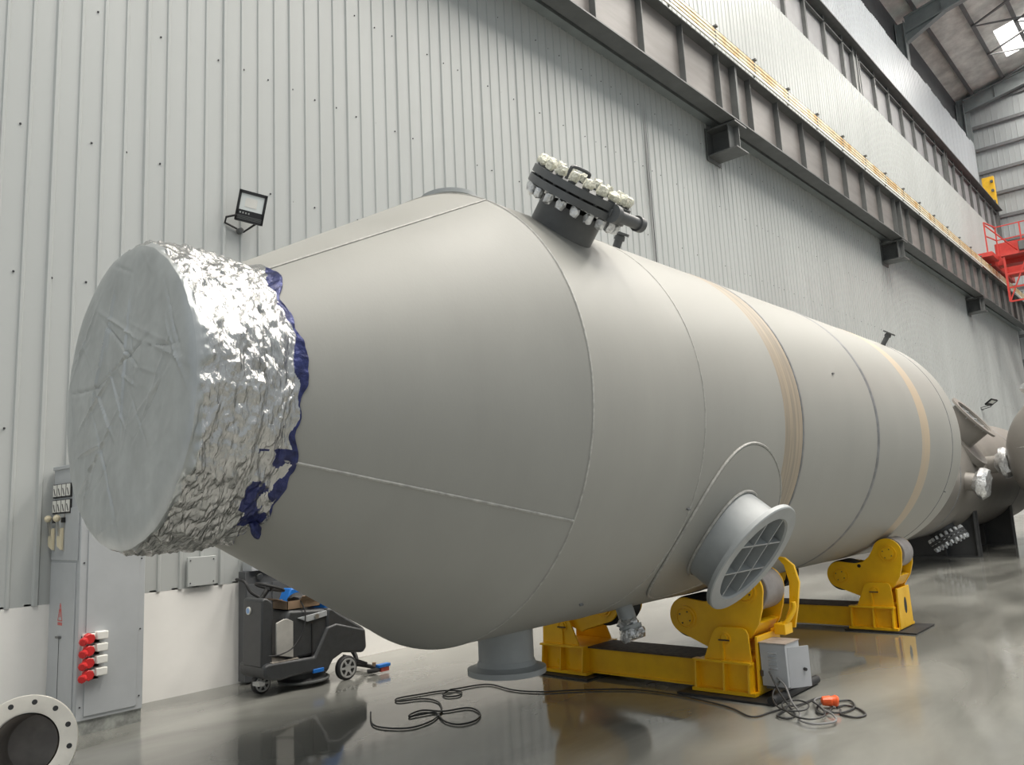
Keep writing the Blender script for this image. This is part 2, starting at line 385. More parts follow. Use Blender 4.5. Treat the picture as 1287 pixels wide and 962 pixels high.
# conductor bars on the girder
g = thing('conductor_rails', 'four parallel cream and rusty conductor bars on clips along the top of the girder', 'conductor rail', (20, 6.35, 10.38))
for i in range(4):
    z = 10.372+.085*i; y = 6.36
    MB().box(2, GX1-1.5, y-.014, y+.014, z, z+.058).build('conductor_bar', M['rail_w'] if i == 0 else M['rail'], g, smooth=False)
    MB().box(2, GX1-1.5, y-.004, y+.012, z+.058, z+.085).build('gap_strip', M['black'], g, smooth=False)  # black strip filling the dark gap above each bar
x = 3.2
while x < GX1-2:
    b = MB().bar((x, 6.38, 10.34), (x, 6.38, 10.74), .035, .02, (1, 0, 0)); b.box(x-.03, x+.05, 6.30, 6.42, 10.72, 10.755)
    for i in range(4): b.box(x-.025, x+.025, 6.338, 6.36, 10.372+.085*i+.050, 10.372+.085*i+.09)
    b.build('clip', M['steel_dk'], g, smooth=False); x += 1.76
# second girder in the upper wall
g = thing('upper_runway_girder', 'upper dark girder with pale grey web bays set between the two bands of cladding', 'girder', (30, 7.27, 13.9))
MB().box(8, XE-.3, 7.27, 7.29, 13.9, 15.7).build('web', M['steel_mid'], g, smooth=False)
MB().box(8, XE-.3, 6.95, 7.6, 15.70, 15.74).build('top_flange', M['steel_dk'], g, smooth=False)
MB().box(8, XE-.3, 7.2, 7.4, 13.88, 13.92).build('bottom_flange', M['steel_dk'], g, smooth=False)
b = MB().box(8, XE-.3, 7.16, 7.27, 15.47, 15.52); b.build('edge_angle', M['steel_dk'], g, smooth=False)
x = 9.27
while x < XE-.5:
    MB().box(x-.05, x+.05, 7.16, 7.27, 13.92, 15.70).build('stiffener', M['steel_dk'], g, smooth=False); x += 1.532
for cx in (14.75, 25.7, 36.9, 47.5):
    MB().box(cx-.26, cx-.16, 7.135, 7.26, 14.17, 15.7).build('joint_plate', M['steel_dk'], g, smooth=False)
    MB().box(cx+.10, cx+.2, 7.135, 7.26, 14.17, 15.7).build('joint_plate', M['steel_dk'], g, smooth=False)
    MB().box(cx-.16, cx+.1, 7.16, 7.26, 14.17, 15.7).build('joint_plate', M['steel_dk'], g, smooth=False)
# yellow end stop on the upper girder
g = thing('crane_end_stop', 'yellow steel end stop standing on the far end of the upper girder', 'end stop', (46.9, 7.3, 15.74))
MB().box(46.7, 46.95, 7.0, 7.55, 15.74, 17.4).build('post', M['yel2'], g, bevel=.02)
for z in (16.0, 16.6, 17.1):
    MB().cyl((46.7, 7.1, z), (46.6, 7.1, z), .07, 10).build('bolt', M['steel_dk'], g)
# red crane parked at the far end
g = thing('overhead_crane', 'red overhead travelling crane parked at the far end of the hall, above the distant vessels', 'crane', (40.40, 5, 10.4))
MB().box(39.00, 43.40, 6.25, 6.75, 10.80, 11.35).build('end_carriage', M['crane'], g, bevel=.02)
for x in (39.40, 42.90): MB().cyl((x, 6.44, 10.65), (x, 6.62, 10.65), .28, 20).build('wheel', M['steel_dk'], g)
for x in (40.00, 42.30): MB().box(x-.3, x+.3, -12, 6.3, 10.9, 11.9).build('bridge_beam', M['crane'], g, bevel=.02)
b = MB()
for x in (39.15,):
    for y in (6.1, 5.2, 4.2, 3.2, 2.2, 1.2, .2): b.bar((x, y, 11.2), (x, y, 12.5), .05, .05)
    for z in (11.9, 12.5): b.bar((x, 6.1, z), (x, 0, z), .04, .04)
b.bar((39.15, 6.1, 12.5), (38.00, 6.3, 12.5), .05, .05); b.bar((38.00, 6.3, 11.2), (38.00, 6.3, 12.5), .05, .05); b.bar((39.15, 6.1, 11.9), (38.00, 6.3, 11.9), .04, .04)
b.bar((38.00, 6.3, 12.4), (39.10, 5.4, 11.3), .04, .04); b.build('handrail', M['crane'], g, smooth=False)
MB().box(37.80, 39.10, 6.1, 6.7, 10.95, 11.15).build('bumper_arm', M['crane'], g, bevel=.02)
MB().box(38.90, 39.70, 2.2, 6.0, 11.1, 11.2).build('walkway', M['crane'], g, smooth=False)
b = MB()
for y in (5.9, 5.0, 4.1):
    b.bar((39.00, y, 11.1), (39.00, y, 9.1), .08, .08)
for z in (9.1, 9.7, 10.3): b.bar((39.00, 5.9, z), (39.00, 4.1, z), .07, .07)
b.bar((39.00, 5.9, 9.1), (39.00, 5.0, 11.1), .05, .05); b.build('service_cage', M['crane'], g, smooth=False)
MB().box(38.80, 39.30, 4.6, 5.3, 11.2, 11.6).build('drive_motor', M['steel_dk'], g, bevel=.03)
MB().box(38.80, 39.30, 3.2, 3.8, 11.2, 11.6).build('drive_motor', M['steel_dk'], g, bevel=.03)

# ================================================================== THE BIG VESSEL
YC, ZC, R = 3.74, 2.09, 1.399
XJ, XH, KC, XS = 3.255, 10.7, .55, 1.80
def P(x, rr, deg):                                             # deg 0 = the side towards the hall, 90 = top
    a = math.radians(deg); return Vector((x, YC-rr*math.cos(a), ZC+rr*math.sin(a)))
def D(deg): a = math.radians(deg); return Vector((0, -math.cos(a), math.sin(a)))
def rcone(x): return R-KC*(XJ-x)
v = thing('pressure_vessel', 'huge grey horizontal steel vessel with conical end lying on yellow rollers', 'pressure vessel', (6, YC, ZC-R))
ax = (1, 0, 0)
def vl(prof, n=144): return MB().lathe((0, YC, ZC), ax, prof, n, False, False)
vl([(XJ, R), (4.42, R), (7.66, R), (9.0, R), (10.35, R), (XH, R)]).build('shell', M['tank'], v)
vl([(XS, rcone(XS)), (2.3, rcone(2.3)), (2.8, rcone(2.8)), (XJ-.01, rcone(XJ-.01)), (XJ, R)]).build('cone_section', M['tank'], v)
prof = [(XH+.72*math.sin(t*PI/40), R*math.cos(t*PI/40)) for t in range(0, 21)]
vl(prof).build('dished_head', M['tank'], v)
def ringweld(x, w, h, m, name='weld_seam', label=None):
    vl([(x-w/2, R+.0002), (x-w/4, R+h), (x+w/4, R+h), (x+w/2, R+.0002)], 160).build(name, m, v, label=label)
ringweld(XJ+.004, .016, .004, M['weld']); ringweld(4.42, .014, .004, M['weld'])
ringweld(10.33, .02, .004, M['weld_dk'])
ringweld(7.69, .075, .006, M['weld_dk'], label='dark flat ring seam around the middle of the vessel')
ringweld(5.79, .36, .003, M['band'], 'paint_band', 'brown weathered primer band around the vessel')
ringweld(5.94, .035, .007, M['weld_dk'])
ringweld(9.24, .30, .003, M['band2'], 'paint_band', 'tan primer band near the far end of the vessel')
for deg in (-29, 59.1):
    p0 = P(1.9, rcone(1.9), deg); p1 = P(XJ, R, deg)
    MB().tube([p0.lerp(p1, i/30) for i in range(31)], .008, 6).build('weld_seam', M['weld'], v)
# small lug marks
for x, dg in ((6.83, 16.4), (4.39, -28), (10.376, -28.5), (3.9, -58)):
    p = P(x, R, dg); MB().bar(p, p+D(dg)*.015, .03, .010).build('lug', M['weld_dk'], v)

def nozzle(x, deg, r, L, rf, tf, m, name='nozzle', n=48, steep=R):
    d = D(deg); base = P(x, steep-.14, deg)
    b = MB().lathe(base, d, [(0, r), (L+.14-tf, r), (L+.14-tf, r-.02), (0, r-.02)], n, False, False)
    o = b.build(name, m, v)
    return o, d, P(x, steep+L, deg)
# reinforcing pad, wrapped on the shell round the grated nozzle
def pad(xc, dc, ri, ro, t, n=96):
    b = MB(); vs = []
    for rr, h in ((ri, .0), (ri, t), (ro-.012, t), (ro, .0005)):
        for i in range(n):
            a = 2*PI*i/n; s = rr*math.sin(a); vs.append(P(xc+rr*math.cos(a), R+h, dc+math.degrees(math.asin(max(-1, min(1, s/R))))))
    k = 4
    fs = []
    for j in range(k-1):
        for i in range(n): fs.append((j*n+i, j*n+(i+1) % n, (j+1)*n+(i+1) % n, (j+1)*n+i))
    # subdivide the wide annulus so that it follows the shell
    b.add(vs, [f for f in fs if not (n <= f[0] < 2*n)])
    m2 = 10; vs2 = []
    for q in range(m2+1):
        rr = ri+(ro-.012-ri)*q/m2
        for i in range(n):
            a = 2*PI*i/n; s = rr*math.sin(a); vs2.append(P(xc+rr*math.cos(a), R+t, dc+math.degrees(math.asin(s/R))))
    b.add(vs2, [(q*n+i, q*n+(i+1) % n, (q+1)*n+(i+1) % n, (q+1)*n+i) for q in range(m2) for i in range(n)])
    return b
nz, d, face = nozzle(5.104, -38.14, .345, .254, .427, .03, M['nozzle'])
nz['label'] = 'wide side nozzle with cross grating'
pad(5.104, -38.14, .35, .655, .012).build('reinforcing_pad', M['tank'], v)
vsr = []
for i in range(96):
    a = 2*PI*i/96; vsr.append(P(5.104+.658*math.cos(a), R+.006, -38.14+math.degrees(math.asin(.658*math.sin(a)/R))))
MB().tube(vsr, .010, 6, True).build('weld_seam', M['weld'], v)
vsr = []
for i in range(72):
    a = 2*PI*i/72; vsr.append(P(5.104+.352*math.cos(a), R+.018, -38.14+math.degrees(math.asin(.352*math.sin(a)/R))))
MB().tube(vsr, .012, 6, True).build('weld_seam', M['weld'], nz)
MB().lathe(face-d*.035, d, [(0, .325), (0, .427), (.028, .427), (.035, .42), (.035, .335), (.022, .325), (0, .325)], 72, False, False).build('flange', M['nozzle'], nz)
ux = Vector((1, 0, 0)); uy = d.cross(ux).normalized(); cr = math.radians(20)
g1 = ux*math.cos(cr)+uy*math.sin(cr); g2 = -ux*math.sin(cr)+uy*math.cos(cr)
gr = MB()
for e1, e2, offs in ((ux, uy, (-.11, .11)), (uy, ux, (-.11, .11))):
    for of in offs:
        h = math.sqrt(.325**2-of**2); c = face-d*.075+e2*of
        gr.bar(c-e1*h, c+e1*h, .012, .12, e2)
gr.build('grating', M['nozzle'], nz, smooth=False)
MB().lathe(face-d*.22, d, [(0, .32), (.004, .32)], 40).build('blanking_plate', M['nozzle'], nz)

# manhole on top
XM, DM = 3.745, 50.5
mh, d, face = nozzle(XM, DM, .205, .20, .334, .05, M['manpaint'], 'manhole')
mh['label'] = 'dark bolted manhole with white wrapped studs'
o = P(XM, R+.19, DM); RF = .325
MB().lathe(o, d, [(0, .2), (0, RF), (.045, RF), (.045, .2)], 64, False, False).build('flange', M['manpaint'], mh)
MB().lathe(o+d*.058, d, [(0, RF), (.045, RF)], 64).build('cover', M['manpaint'], mh)
MB().lathe(o+d*.045, d, [(0, .28), (.014, .28)], 64).build('gasket', M['black'], mh)
e1 = Vector((1, 0, 0)); e2 = d.cross(e1)
for i in range(20):
    a = 2*PI*(i+.5)/20; c = o+(e1*math.cos(a)+e2*math.sin(a))*.288
    MB().cyl(c-d*.035, c+d*.135, .013, 10).build('stud', M['manpaint'], mh)
    MB().cyl(c+d*.103, c+d*.128, .024, 6).build('nut', M['manpaint'], mh)
    b = MB().lathe(c+d*.112, d, [(0, .026), (.012, .032), (.034, .034), (.054, .024), (.060, .0)], 9); b.jitter(.014, 60); b.build('white_wrap', M['wrap_white'], mh)
    b = MB().lathe(c-d*.005, -d, [(0, .026), (.025, .030), (.055, .024), (.065, .0)], 9); b.jitter(.010, 50); b.build('foil_wrap', M['foil_small'], mh)
hh = o+d*.10+e2*.03-e1*.05
MB().tube(spline([hh-e1*.09, hh-e1*.09+d*.06, hh-e1*.07+d*.085, hh+e1*.07+d*.085, hh+e1*.09+d*.06, hh+e1*.09], 4), .011, 8).build('handle', M['manpaint'], mh)
# hinge on the side towards the hall
hy = -e2*.335+d*.055
c = o-e1*.035+hy
MB().lathe(c-e1*.02, e1, [(0, .055), (.04, .055)], 28).build('hinge_plate', M['manpaint'], mh)
MB().bar(c, o-e1*.035+d*.05-e2*.22, .04, .06, d).build('hinge_arm', M['manpaint'], mh, bevel=.004)
MB().lathe(c, e1, [(0, .03), (.03, .036), (.27, .036), (.275, .03)], 24).build('hinge_pin', M['manpaint'], mh)
MB().lathe(c+e1*.235, e1, [(0, .048), (.045, .048)], 28).build('hinge_plate', M['manpaint'], mh)
MB().bar(c+e1*.19, o+e1*.14+d*.05-e2*.22, .05, .06, d).build('hinge_arm', M['manpaint'], mh, bevel=.004)

# nozzle pointing down, hanging just over the floor
nz, d, face = nozzle(4.02, -90, .185, .275, .262, .03, M['nozzle']); nz['label'] = 'wide flanged nozzle pointing down below the vessel'
MB().lathe(face-d*.085, d, [(0, .187), (.03, .20), (.045, .225), (.05, .262), (.085, .262), (.085, .17)], 56, False, False).build('flange', M['nozzle'], nz)
# nozzle on the far side of the top, only its rim shows
nz, d, face = nozzle(3.73, 93, .15, .175, .22, .03, M['nozzle']); nz['label'] = 'flanged nozzle on the far side of the top'
MB().disc_ring(face-d*.03, d, .13, .205, .03, 48).build('flange', M['nozzle'], nz)
# small nozzles
def small_nozzle(x, deg, r, L, rf, label, wrap=False, m='manpaint'):
    nz, d, face = nozzle(x, deg, r, L, rf, .015, M[m], n=20); nz['label'] = label
    MB().lathe(face-d*.02, d, [(0, r*.5), (0, rf), (.018, rf), (.018, r*.5)], 28, False, False).build('flange', M[m], nz)
    MB().lathe(face-d*.06, d, [(0, r*1.1), (.0, r*1.35), (.035, r*1.2)], 20, False, False).build('collar', M[m], nz)
    if wrap:
        b = MB().lathe(face-d*.11, d, [(0, r*.95), (.03, r*1.25), (.06, r*1.0), (.085, rf*1.05), (.12, rf*1.12), (.145, rf*.9), (.15, 0)], 22, False, False)
        b.jitter(.022, 22); b.jitter(.012, 60); b.build('foil_wrap', M['foil_small'], nz)
small_nozzle(4.66, 61, .030, .115, .060, 'small dark flanged nozzle beside the manhole')
small_nozzle(10.28, 56, .030, .17, .075, 'small dark tee shaped nozzle on top near the far end')
small_nozzle(4.80, -72, .062, .19, .085, 'small drain nozzle wrapped in foil under the vessel', True, 'nozzle')

# ================================================================== FOIL COVER on the small end
fc = thing('foil_cover', 'crumpled silver foil cover wrapped over the round open end of the big vessel', 'cover', (1.7, YC, ZC-.72))
def crum(p, sc):
    dd, _ = noise.voronoi(p*sc); return dd[1]-dd[0]
XD, RD = 1.492, .700
def rim(a): return RD+.012*noise.noise(Vector((math.cos(a)*2.2, math.sin(a)*2.2, 3)))+.004*noise.noise(Vector((math.cos(a)*9, math.sin(a)*9, 1)))
def ridge(q): return 1-abs(noise.noise(q))*2
def drum():
    b = MB(); n = 460; m = 170; vs = []
    x0, x1 = XD+.018, 2.02
    for j in range(m+1):
        t = j/m; x = x0+(x1-x0)*t
        for i in range(n):
            a = 2*PI*i/n; q = Vector((x, math.cos(a)*.7, math.sin(a)*.7))
            w = min(1, t/.05)
            r = rim(a)+w*.010*math.sin(min(1, t*1.2)*PI)+.016*(1-math.exp(-t*30))
            qq = q+noise.noise_vector(q*3)*.10
            h = .014*(ridge(Vector((qq.x*6, qq.y*3.0, qq.z*3.0)))-.6)+.014*(ridge(Vector((qq.x*12+qq.y*4, qq.y*7, qq.z*7)))-.6)
            h += .020*(crum(Vector((qq.x*1.7, qq.y, qq.z)), 6.5)-.3)+.016*(crum(Vector((qq.x*1.6, qq.y, qq.z)), 13)-.3)+.009*(crum(qq, 27)-.3)
            r += w*(h+.018*noise.noise(q*2.6))
            r -= .016*math.exp(-((t-.62-.04*math.sin(2*a))/.02)**2)
            xe = x+(t**3)*(.060*noise.noise(q*3.4)+.030*noise.noise(q*11)-.02)
            if t > .80: r = max(r-(t-.80)*.16, rcone(min(xe, 2.2))+.006+.010*(crum(q, 18)))
            vs.append((xe, YC-r*math.cos(a), ZC+r*math.sin(a)))
    b.add(vs, [(j*n+i, j*n+(i+1) % n, (j+1)*n+(i+1) % n, (j+1)*n+i) for j in range(m) for i in range(n)])
    b.mi = []
    for (i0, i1, i2, i3) in b.f:
        j, i = divmod(i0, n); a = 360*i/n; q = b.v[i0]
        dl = .05+.10*noise.noise(q*3)+.05*noise.noise(q*9)
        edge = .925+.13*noise.noise(q*4)+.05*noise.noise(q*14)
        if 35 < a < 200: edge += .06
        if 270 < a < 330: edge += .03
        f = 0
        if j/m < dl: f = 2
        if j/m > edge: f = 1
        if (300 < a < 335) and .62 < j/m < .96 and noise.noise(Vector((q.x*9, q.y*7, q.z*12)))+.3*noise.noise(q*25) > .17: f = 1
        b.mi.append(f)
    return b
b = drum(); b.build('foil_skirt', [M['foil'], M['blue'], M['foil_dull']], fc, label='shiny crumpled foil side with a torn blue film hem')
def face_disc():
    b = MB(); n = 300; m = 80; vs = [(XD, YC, ZC)]
    rng = random.Random(5)
    folds = []
    for k in range(36):
        a = rng.uniform(0, PI); off = rng.uniform(-.62, .62); ln = rng.uniform(.12, .40); pos = rng.uniform(-.5, .5)
        folds.append((math.cos(a), math.sin(a), off, ln, pos, rng.uniform(.004, .011)*rng.choice((-1, 1, -1))))
    for j in range(1, m+1):
        for i in range(n):
            a = 2*PI*i/n; rr = rim(a)*j/m; y = -rr*math.cos(a); z = rr*math.sin(a)
            q = Vector((0, y, z)); h = .012*noise.noise(q*2.6)+.008*(crum(q+noise.noise_vector(q*2)*.15, 3.4)-.3)+.004*(crum(q, 11)-.3)
            for ca, sa, off, ln, pos, am in folds:
                dd = y*ca+z*sa-off; al = -y*sa+z*ca-pos
                if abs(dd) < .03 and abs(al) < ln: h += am*math.exp(-(dd/.007)**2)*(1-(al/ln)**2)
            e = (j/m)**10; h = h*(1-e)
            vs.append((XD+h+.018*(j/m)**18, YC+y, ZC+z))
    fs = [(0, 1+i, 1+(i+1) % n) for i in range(n)]
    fs += [(1+(j-1)*n+i, 1+j*n+i, 1+j*n+(i+1) % n, 1+(j-1)*n+(i+1) % n) for j in range(1, m) for i in range(n)]
    b.add(vs, fs); return b
b = face_disc(); b.build('foil_face', M['foil_dull'], fc, label='duller grey creased round face of the foil')
# loose blue flap at the bottom rear
b = MB().sphere(P(1.97, .735, -60), .032, 12, (1, .6, 1.3)); b.jitter(.02, 20); b.build('blue_flap', M['blue'], fc)

# ================================================================== TURNING ROLLERS
RW = .163
def arc(cx, cy, r, a0, a1, n=10):
    return [(cx+r*math.cos(math.radians(a0+(a1-a0)*i/n)), cy+r*math.sin(math.radians(a0+(a1-a0)*i/n))) for i in range(n+1)]
LIFT = ZC-R
def bogie(parent, X0, side, rot, w=.40):
    # two plates with two rollers between them, straddling the shell at angles aL, aR from straight down
    aL, aR = math.radians(14.3+rot), math.radians(35.3+rot)
    rc = R+RW+.012
    L = Vector((YC-side*rc*math.sin(aL), ZC-rc*math.cos(aL))); Rr = Vector((YC-side*rc*math.sin(aR), ZC-rc*math.cos(aR)))
    ct, st = math.cos(math.radians(rot)), math.sin(math.radians(rot))
    def T(p):                                              # outline measured unrotated, on the near side
        y, z = p[0]-3.74, p[1]-2.09
        y2 = y*ct+z*st; z2 = -y*st+z*ct
        return (YC+side*y2, ZC+z2)
    out = [(3.31, .722)]+arc(3.354, .574, .150, 100, -62, 14)
    out = arc(3.354, .574, .144, 105, -60, 16)+[(3.16, .352), (3.12, .325), (2.95, .37), (2.80, .46), (2.735, .56), (2.70, .68)]
    out += arc(2.836, .814, .158, 200, 14, 18)[0:0]
    out += [(2.836+.150*math.cos(math.radians(a)), .814+.150*math.sin(math.radians(a))) for a in range(195, 10, -14)]
    out += [(3.03, .77), (3.10, .715), (3.19, .70)]
    poly = [T(p) for p in out]
    bg = MB().prism(poly, 'x', X0, X0+.022).build('bogie_plate', M['yellow'], parent, bevel=.003)
    b2 = MB().prism(poly, 'x', X0+w-.022, X0+w).build('bogie_plate', M['yellow'], parent, bevel=.003)
    low = [(3.20, .375), (3.12, .335), (2.95, .38), (2.80, .47), (2.74, .57), (2.80, .58), (2.95, .48), (3.12, .42)]
    MB().prism([T(p) for p in low], 'x', X0+.022, X0+w-.022).build('bogie_web', M['yellow'], parent)
    for c, lt in ((L, 0), (Rr, 1)):
        b = MB().lathe((X0+.045, c.x, c.y), (1, 0, 0), [(0, RW-.045), (0, RW-.006), (.008, RW), (w-.098, RW), (w-.09, RW-.006), (w-.09, RW-.045)], 56)
        whl = b.build('roller', M['black'] if not lt else M['wheelgrey'], parent)
        for xx, sg in ((X0, -1), (X0+w, 1)):
            b = MB().lathe((xx, c.x, c.y), (sg, 0, 0), [(0, .090), (.011, .090), (.011, .077), (.005, .075), (.005, .067), (.017, .064), (.017, 0)], 36, False, False)
            hc = b.build('bearing_cap', M['yellow'], parent)
            if sg < 0:
                for k in range(4):
                    a = 2*PI*k/4+.5; MB().cyl((xx-.006, c.x+.05*math.cos(a), c.y+.05*math.sin(a)), (xx-.021, c.x+.05*math.cos(a), c.y+.05*math.sin(a)), .0065, 8).build('bolt', M['rust'], hc)
    if rot == 0:
        c = T((3.14, .672)); MB().cyl((X0-.003, *c), (X0+.01, *c), .019, 16).build('hole', M['black'], parent)
def stand(parent, X0, yA, yB, side, trY, w=.42):
    # end block from yA (inner) to yB (outer) with ribs, trunnion plate and pin
    lo, hi = sorted((yA, yB)); out = -1 if side > 0 else 1
    def yy(t): return yA+(yB-yA)*t
    for xf in (X0-.05, X0+w+.012):
        pl = [(yy(.14), .25), (yy(.34), .455), (yy(.40), .49), (yy(.47), .503), (yy(.88), .503), (yy(.95), .49), (yy(.98), .455), (yy(1), .25)]
        MB().prism(pl, 'x', xf, xf+.018).build('trunnion_plate', M['yellow'], parent, bevel=.002)
    MB().box(X0-.035, X0+w+.015, lo, hi, .035, .25).build('end_block', M['yellow'], parent)
    MB().box(X0-.10, X0+w+.07, lo-.03, hi+.03, .02, .045).build('foot_plate', M['yellow'], parent)
    b = MB()
    for t in (.0, .52, .96): b.prism([(X0-.035, .045), (X0-.110, .045), (X0-.085, .25), (X0-.035, .25)], 'y', yy(t), yy(t)+out*.014)
    b.box(X0-.100, X0-.03, lo-.01, hi+.01, .243, .260)
    b.box(X0-.066, X0-.05, yy(.52)-.008, yy(.52)+.008, .25, .40)
    b.build('rib', M['yellow'], parent)
    MB().lathe((X0-.05, trY, .42), (-1, 0, 0), [(0, .046), (.010, .046), (.010, .038), (.004, .036), (.004, .028), (.016, .026), (.016, 0)], 28, False, False).build('trunnion_pin', M['yellow'], parent)
    MB().box(X0-.076, X0-.066, trY-.045, trY+.045, .404, .414).build('keeper_bar', M['rust'], parent)
    # end plate with oval hole at the outer end
    y = yB+out*.02
    pl = [(X0-.03, .03), (X0+w, .03), (X0+w-.02, .44), (X0-.005, .44)]
    MB().prism(pl, 'y', y, y+out*.02).build('end_plate', M['yellow'], parent, bevel=.002)
    n = 20; oc = [(X0+w*.5+.045*math.cos(2*PI*k/n), .25+.085*math.sin(2*PI*k/n)) for k in range(n)]
    MB().prism(oc, 'y', y+out*.021, y+out*.019).build('oval_hole', M['black'], parent)
def roller_set(X0, nearA, nearB, farA, farB, rn, rf, trn, trf, label):
    t = thing('turning_roller', label, 'roller stand', (X0+.2, YC, 0), 'yellow turning roller stands')
    MB().box(X0, X0+.02, nearA, farA, .045, .245).build('beam_web', M['yellow'], t)
    MB().box(X0+.34, X0+.36, nearA, farA, .045, .245).build('beam_web', M['yellow'], t)
    MB().box(X0-.015, X0+.375, nearA, farA, .238, .25).build('beam_top_plate', M['rust'], t)
    MB().box(X0-.02, X0+.38, nearA, farA, .035, .048).build('beam_bottom_plate', M['yellow'], t)
    stand(t, X0, nearA, nearB, 1, trn); stand(t, X0, farA, farB, -1, trf)
    bogie(t, X0+.01, 1, rn); bogie(t, X0+.01, -1, rf)
    return t
t1 = roller_set(5.80, 3.31, 2.85, 4.40, 4.87, -2.2, 3.6, 3.05, 4.64, 'near yellow roller stand with four rollers under the vessel, beside the grey control box')
t2 = roller_set(9.08, 3.25, 2.81, 4.23, 4.70, 0, 0, 2.99, 4.49, 'farther yellow roller stand under the far end of the vessel')
# chain guard and tensioner on the near stand
b = MB().tube(spline([(6.10, 2.83, .44), (6.12, 2.72, .50), (6.16, 2.66, .60), (6.16, 2.66, .66)], 5), .02, 8); b.box(6.06, 6.20, 2.70, 2.79, .42, .50)
b.build('chain_guard', M['yellow'], t1, bevel=.004)
MB().prism([(2.70, .45), (2.66, .62), (2.63, .80), (2.66, .93), (2.73, .99), (2.80, 1.0), (2.74, .93), (2.71, .80), (2.73, .60), (2.80, .45)], 'x', 6.24, 6.27).build('roller_guard', M['yellow'], t1, bevel=.003)
# rubber mats under the feet
def mat_pad(x0, x1, y0, y1, label, rolled=False):
    t = MB(); n = 14; vs = []
    for j in range(2):
        for i in range(n+1):
            y = y0+(y1-y0)*i/n
            for x in (x0, x1):
                w = .012*noise.noise(Vector((x*3, y*3, j))); vs.append((x+w, y+w, .012*j+.003+.004*noise.noise(Vector((x, y, 4)))*j))
    m = 2*(n+1)
    fs = []
    for i in range(n):
        a = 2*i; fs += [(a, a+1, a+3, a+2), (m+a, m+a+2, m+a+3, m+a+1), (a, a+2, m+a+2, m+a), (a+1, m+a+1, m+a+3, a+3)]
    fs += [(0, m, m+1, 1), (m-2, m-1, 2*m-1, 2*m-2)]
    t.add(vs, fs)
    if rolled: t.tube([(x0, y0-.01, .035), (x1, y0-.015, .035)], .032, 14)
    o = t.build('rubber_mat', M['black'], origin=((x0+x1)/2, (y0+y1)/2, 0)); tag(o, label, 'mat', 'black rubber mats under the roller stands')
mat_pad(5.60, 6.42, 2.66, 3.42, 'black rubber mat with rolled edge under the near foot of the nearer roller stand', True)
mat_pad(5.62, 6.42, 4.30, 4.98, 'black rubber mat under the back foot of the nearer roller stand')
mat_pad(8.95, 9.64, 2.60, 3.32, 'black rubber mat under the hall side foot of the farther roller stand')

# ------------------------------------------------------------------ control box
t = thing('control_box', 'small grey sheet metal control box with louvres and open door beside the near roller stand', 'control box', (5.9, 2.70, .03))
b = MB().box(5.80, 6.05, 2.60, 2.80, .09, .395); b.build('housing', M['boxgrey'], t, bevel=.004)
MB().box(5.795, 6.055, 2.595, 2.805, .395, .402).build('lid', M['boxtop'], t)
for k in range(5):
    b = MB().prism([(5.80, .335-.028*k), (5.787, .330-.028*k), (5.80, .322-.028*k)], 'y', 2.67, 2.735); b.build('louvre', M['boxgrey'], t)
b = MB(); b.add([(5.83, 2.598, .085), (5.98, 2.50, .085), (5.98, 2.50, .372), (5.83, 2.598, .372), (5.836, 2.607, .085), (5.986, 2.509, .085), (5.986, 2.509, .372), (5.836, 2.607, .372)],
    [(0, 1, 2, 3), (7, 6, 5, 4), (0, 4, 5, 1), (1, 5, 6, 2), (2, 6, 7, 3), (3, 7, 4, 0)])
dr = b.build('door', M['boxgrey'], t)
MB().cyl((5.935, 2.525, .21), (5.925, 2.51, .21), .012, 12).build('lock', M['black'], dr)
MB().box(5.82, 6.03, 2.62, 2.78, .069, .09).build('stand_foot', M['steel_dk'], t)
MB().box(5.785, 5.81, 2.785, 2.803, .16, .20).build('latch', M['rust'], t)

# ------------------------------------------------------------------ cables on the floor
def cable(name, pts, r, m, label, closed=False, zf=None):
    sp = spline([(x, y, (zf[i] if zf else r+.003)) for i, (x, y) in enumerate(pts)], 7, closed)
    # crossings ride over each other
    out = []
    for i, p in enumerate(sp):
        z = p.z
        for q in out[:-9]:
            if (Vector((q.x, q.y))-Vector((p.x, p.y))).length < r*1.6 and abs(q.z-z) < 2*r: z = max(z, q.z+1.6*r)
        out.append(Vector((p.x, p.y, z)))
    for _ in range(2):
        for i in range(1, len(out)-1): out[i].z = max(out[i].z, (out[i-1].z+out[i+1].z)/2)
    o = MB().tube(out, r, 7, closed).build(name, m, origin=(pts[0][0], pts[0][1], 0)); return o
c1 = [(3.94, 5.10), (3.73, 4.81), (3.72, 4.63), (3.82, 4.49), (4.02, 4.5), (4.19, 4.60), (4.27, 4.66), (4.43, 4.88), (4.44, 5.06), (4.28, 5.17), (4.34, 5.26), (4.56, 5.19), (4.72, 5.12), (4.78, 4.99), (4.68, 4.89), (4.59, 4.94), (4.65, 5.05), (4.85, 5.06), (5.08, 4.95), (5.03, 4.62), (5.1, 4.37), (5.29, 4.15), (5.50, 3.83), (5.55, 3.56), (5.52, 3.27), (5.40, 2.88), (5.25, 2.64), (5.42, 2.58), (5.62, 2.55), (5.76, 2.585)]
o = cable('power_cable', c1, .0062, M['cable'], ''); tag(o, 'long black cable winding over the floor in front of the near roller stand', 'cable')
c2 = [(4.19, 4.65), (4.10, 4.70), (4.01, 4.73), (4.07, 4.78), (4.19, 4.78), (4.25, 4.62), (4.42, 4.53), (4.36, 4.35), (4.2, 4.23), (4.06, 4.25), (4.05, 4.38), (4.12, 4.52)]
o = cable('cable_loop', c2, .0065, M['cable'], '', True); tag(o, 'loose loop of black cable lying on the open floor left of the roller stand', 'cable')
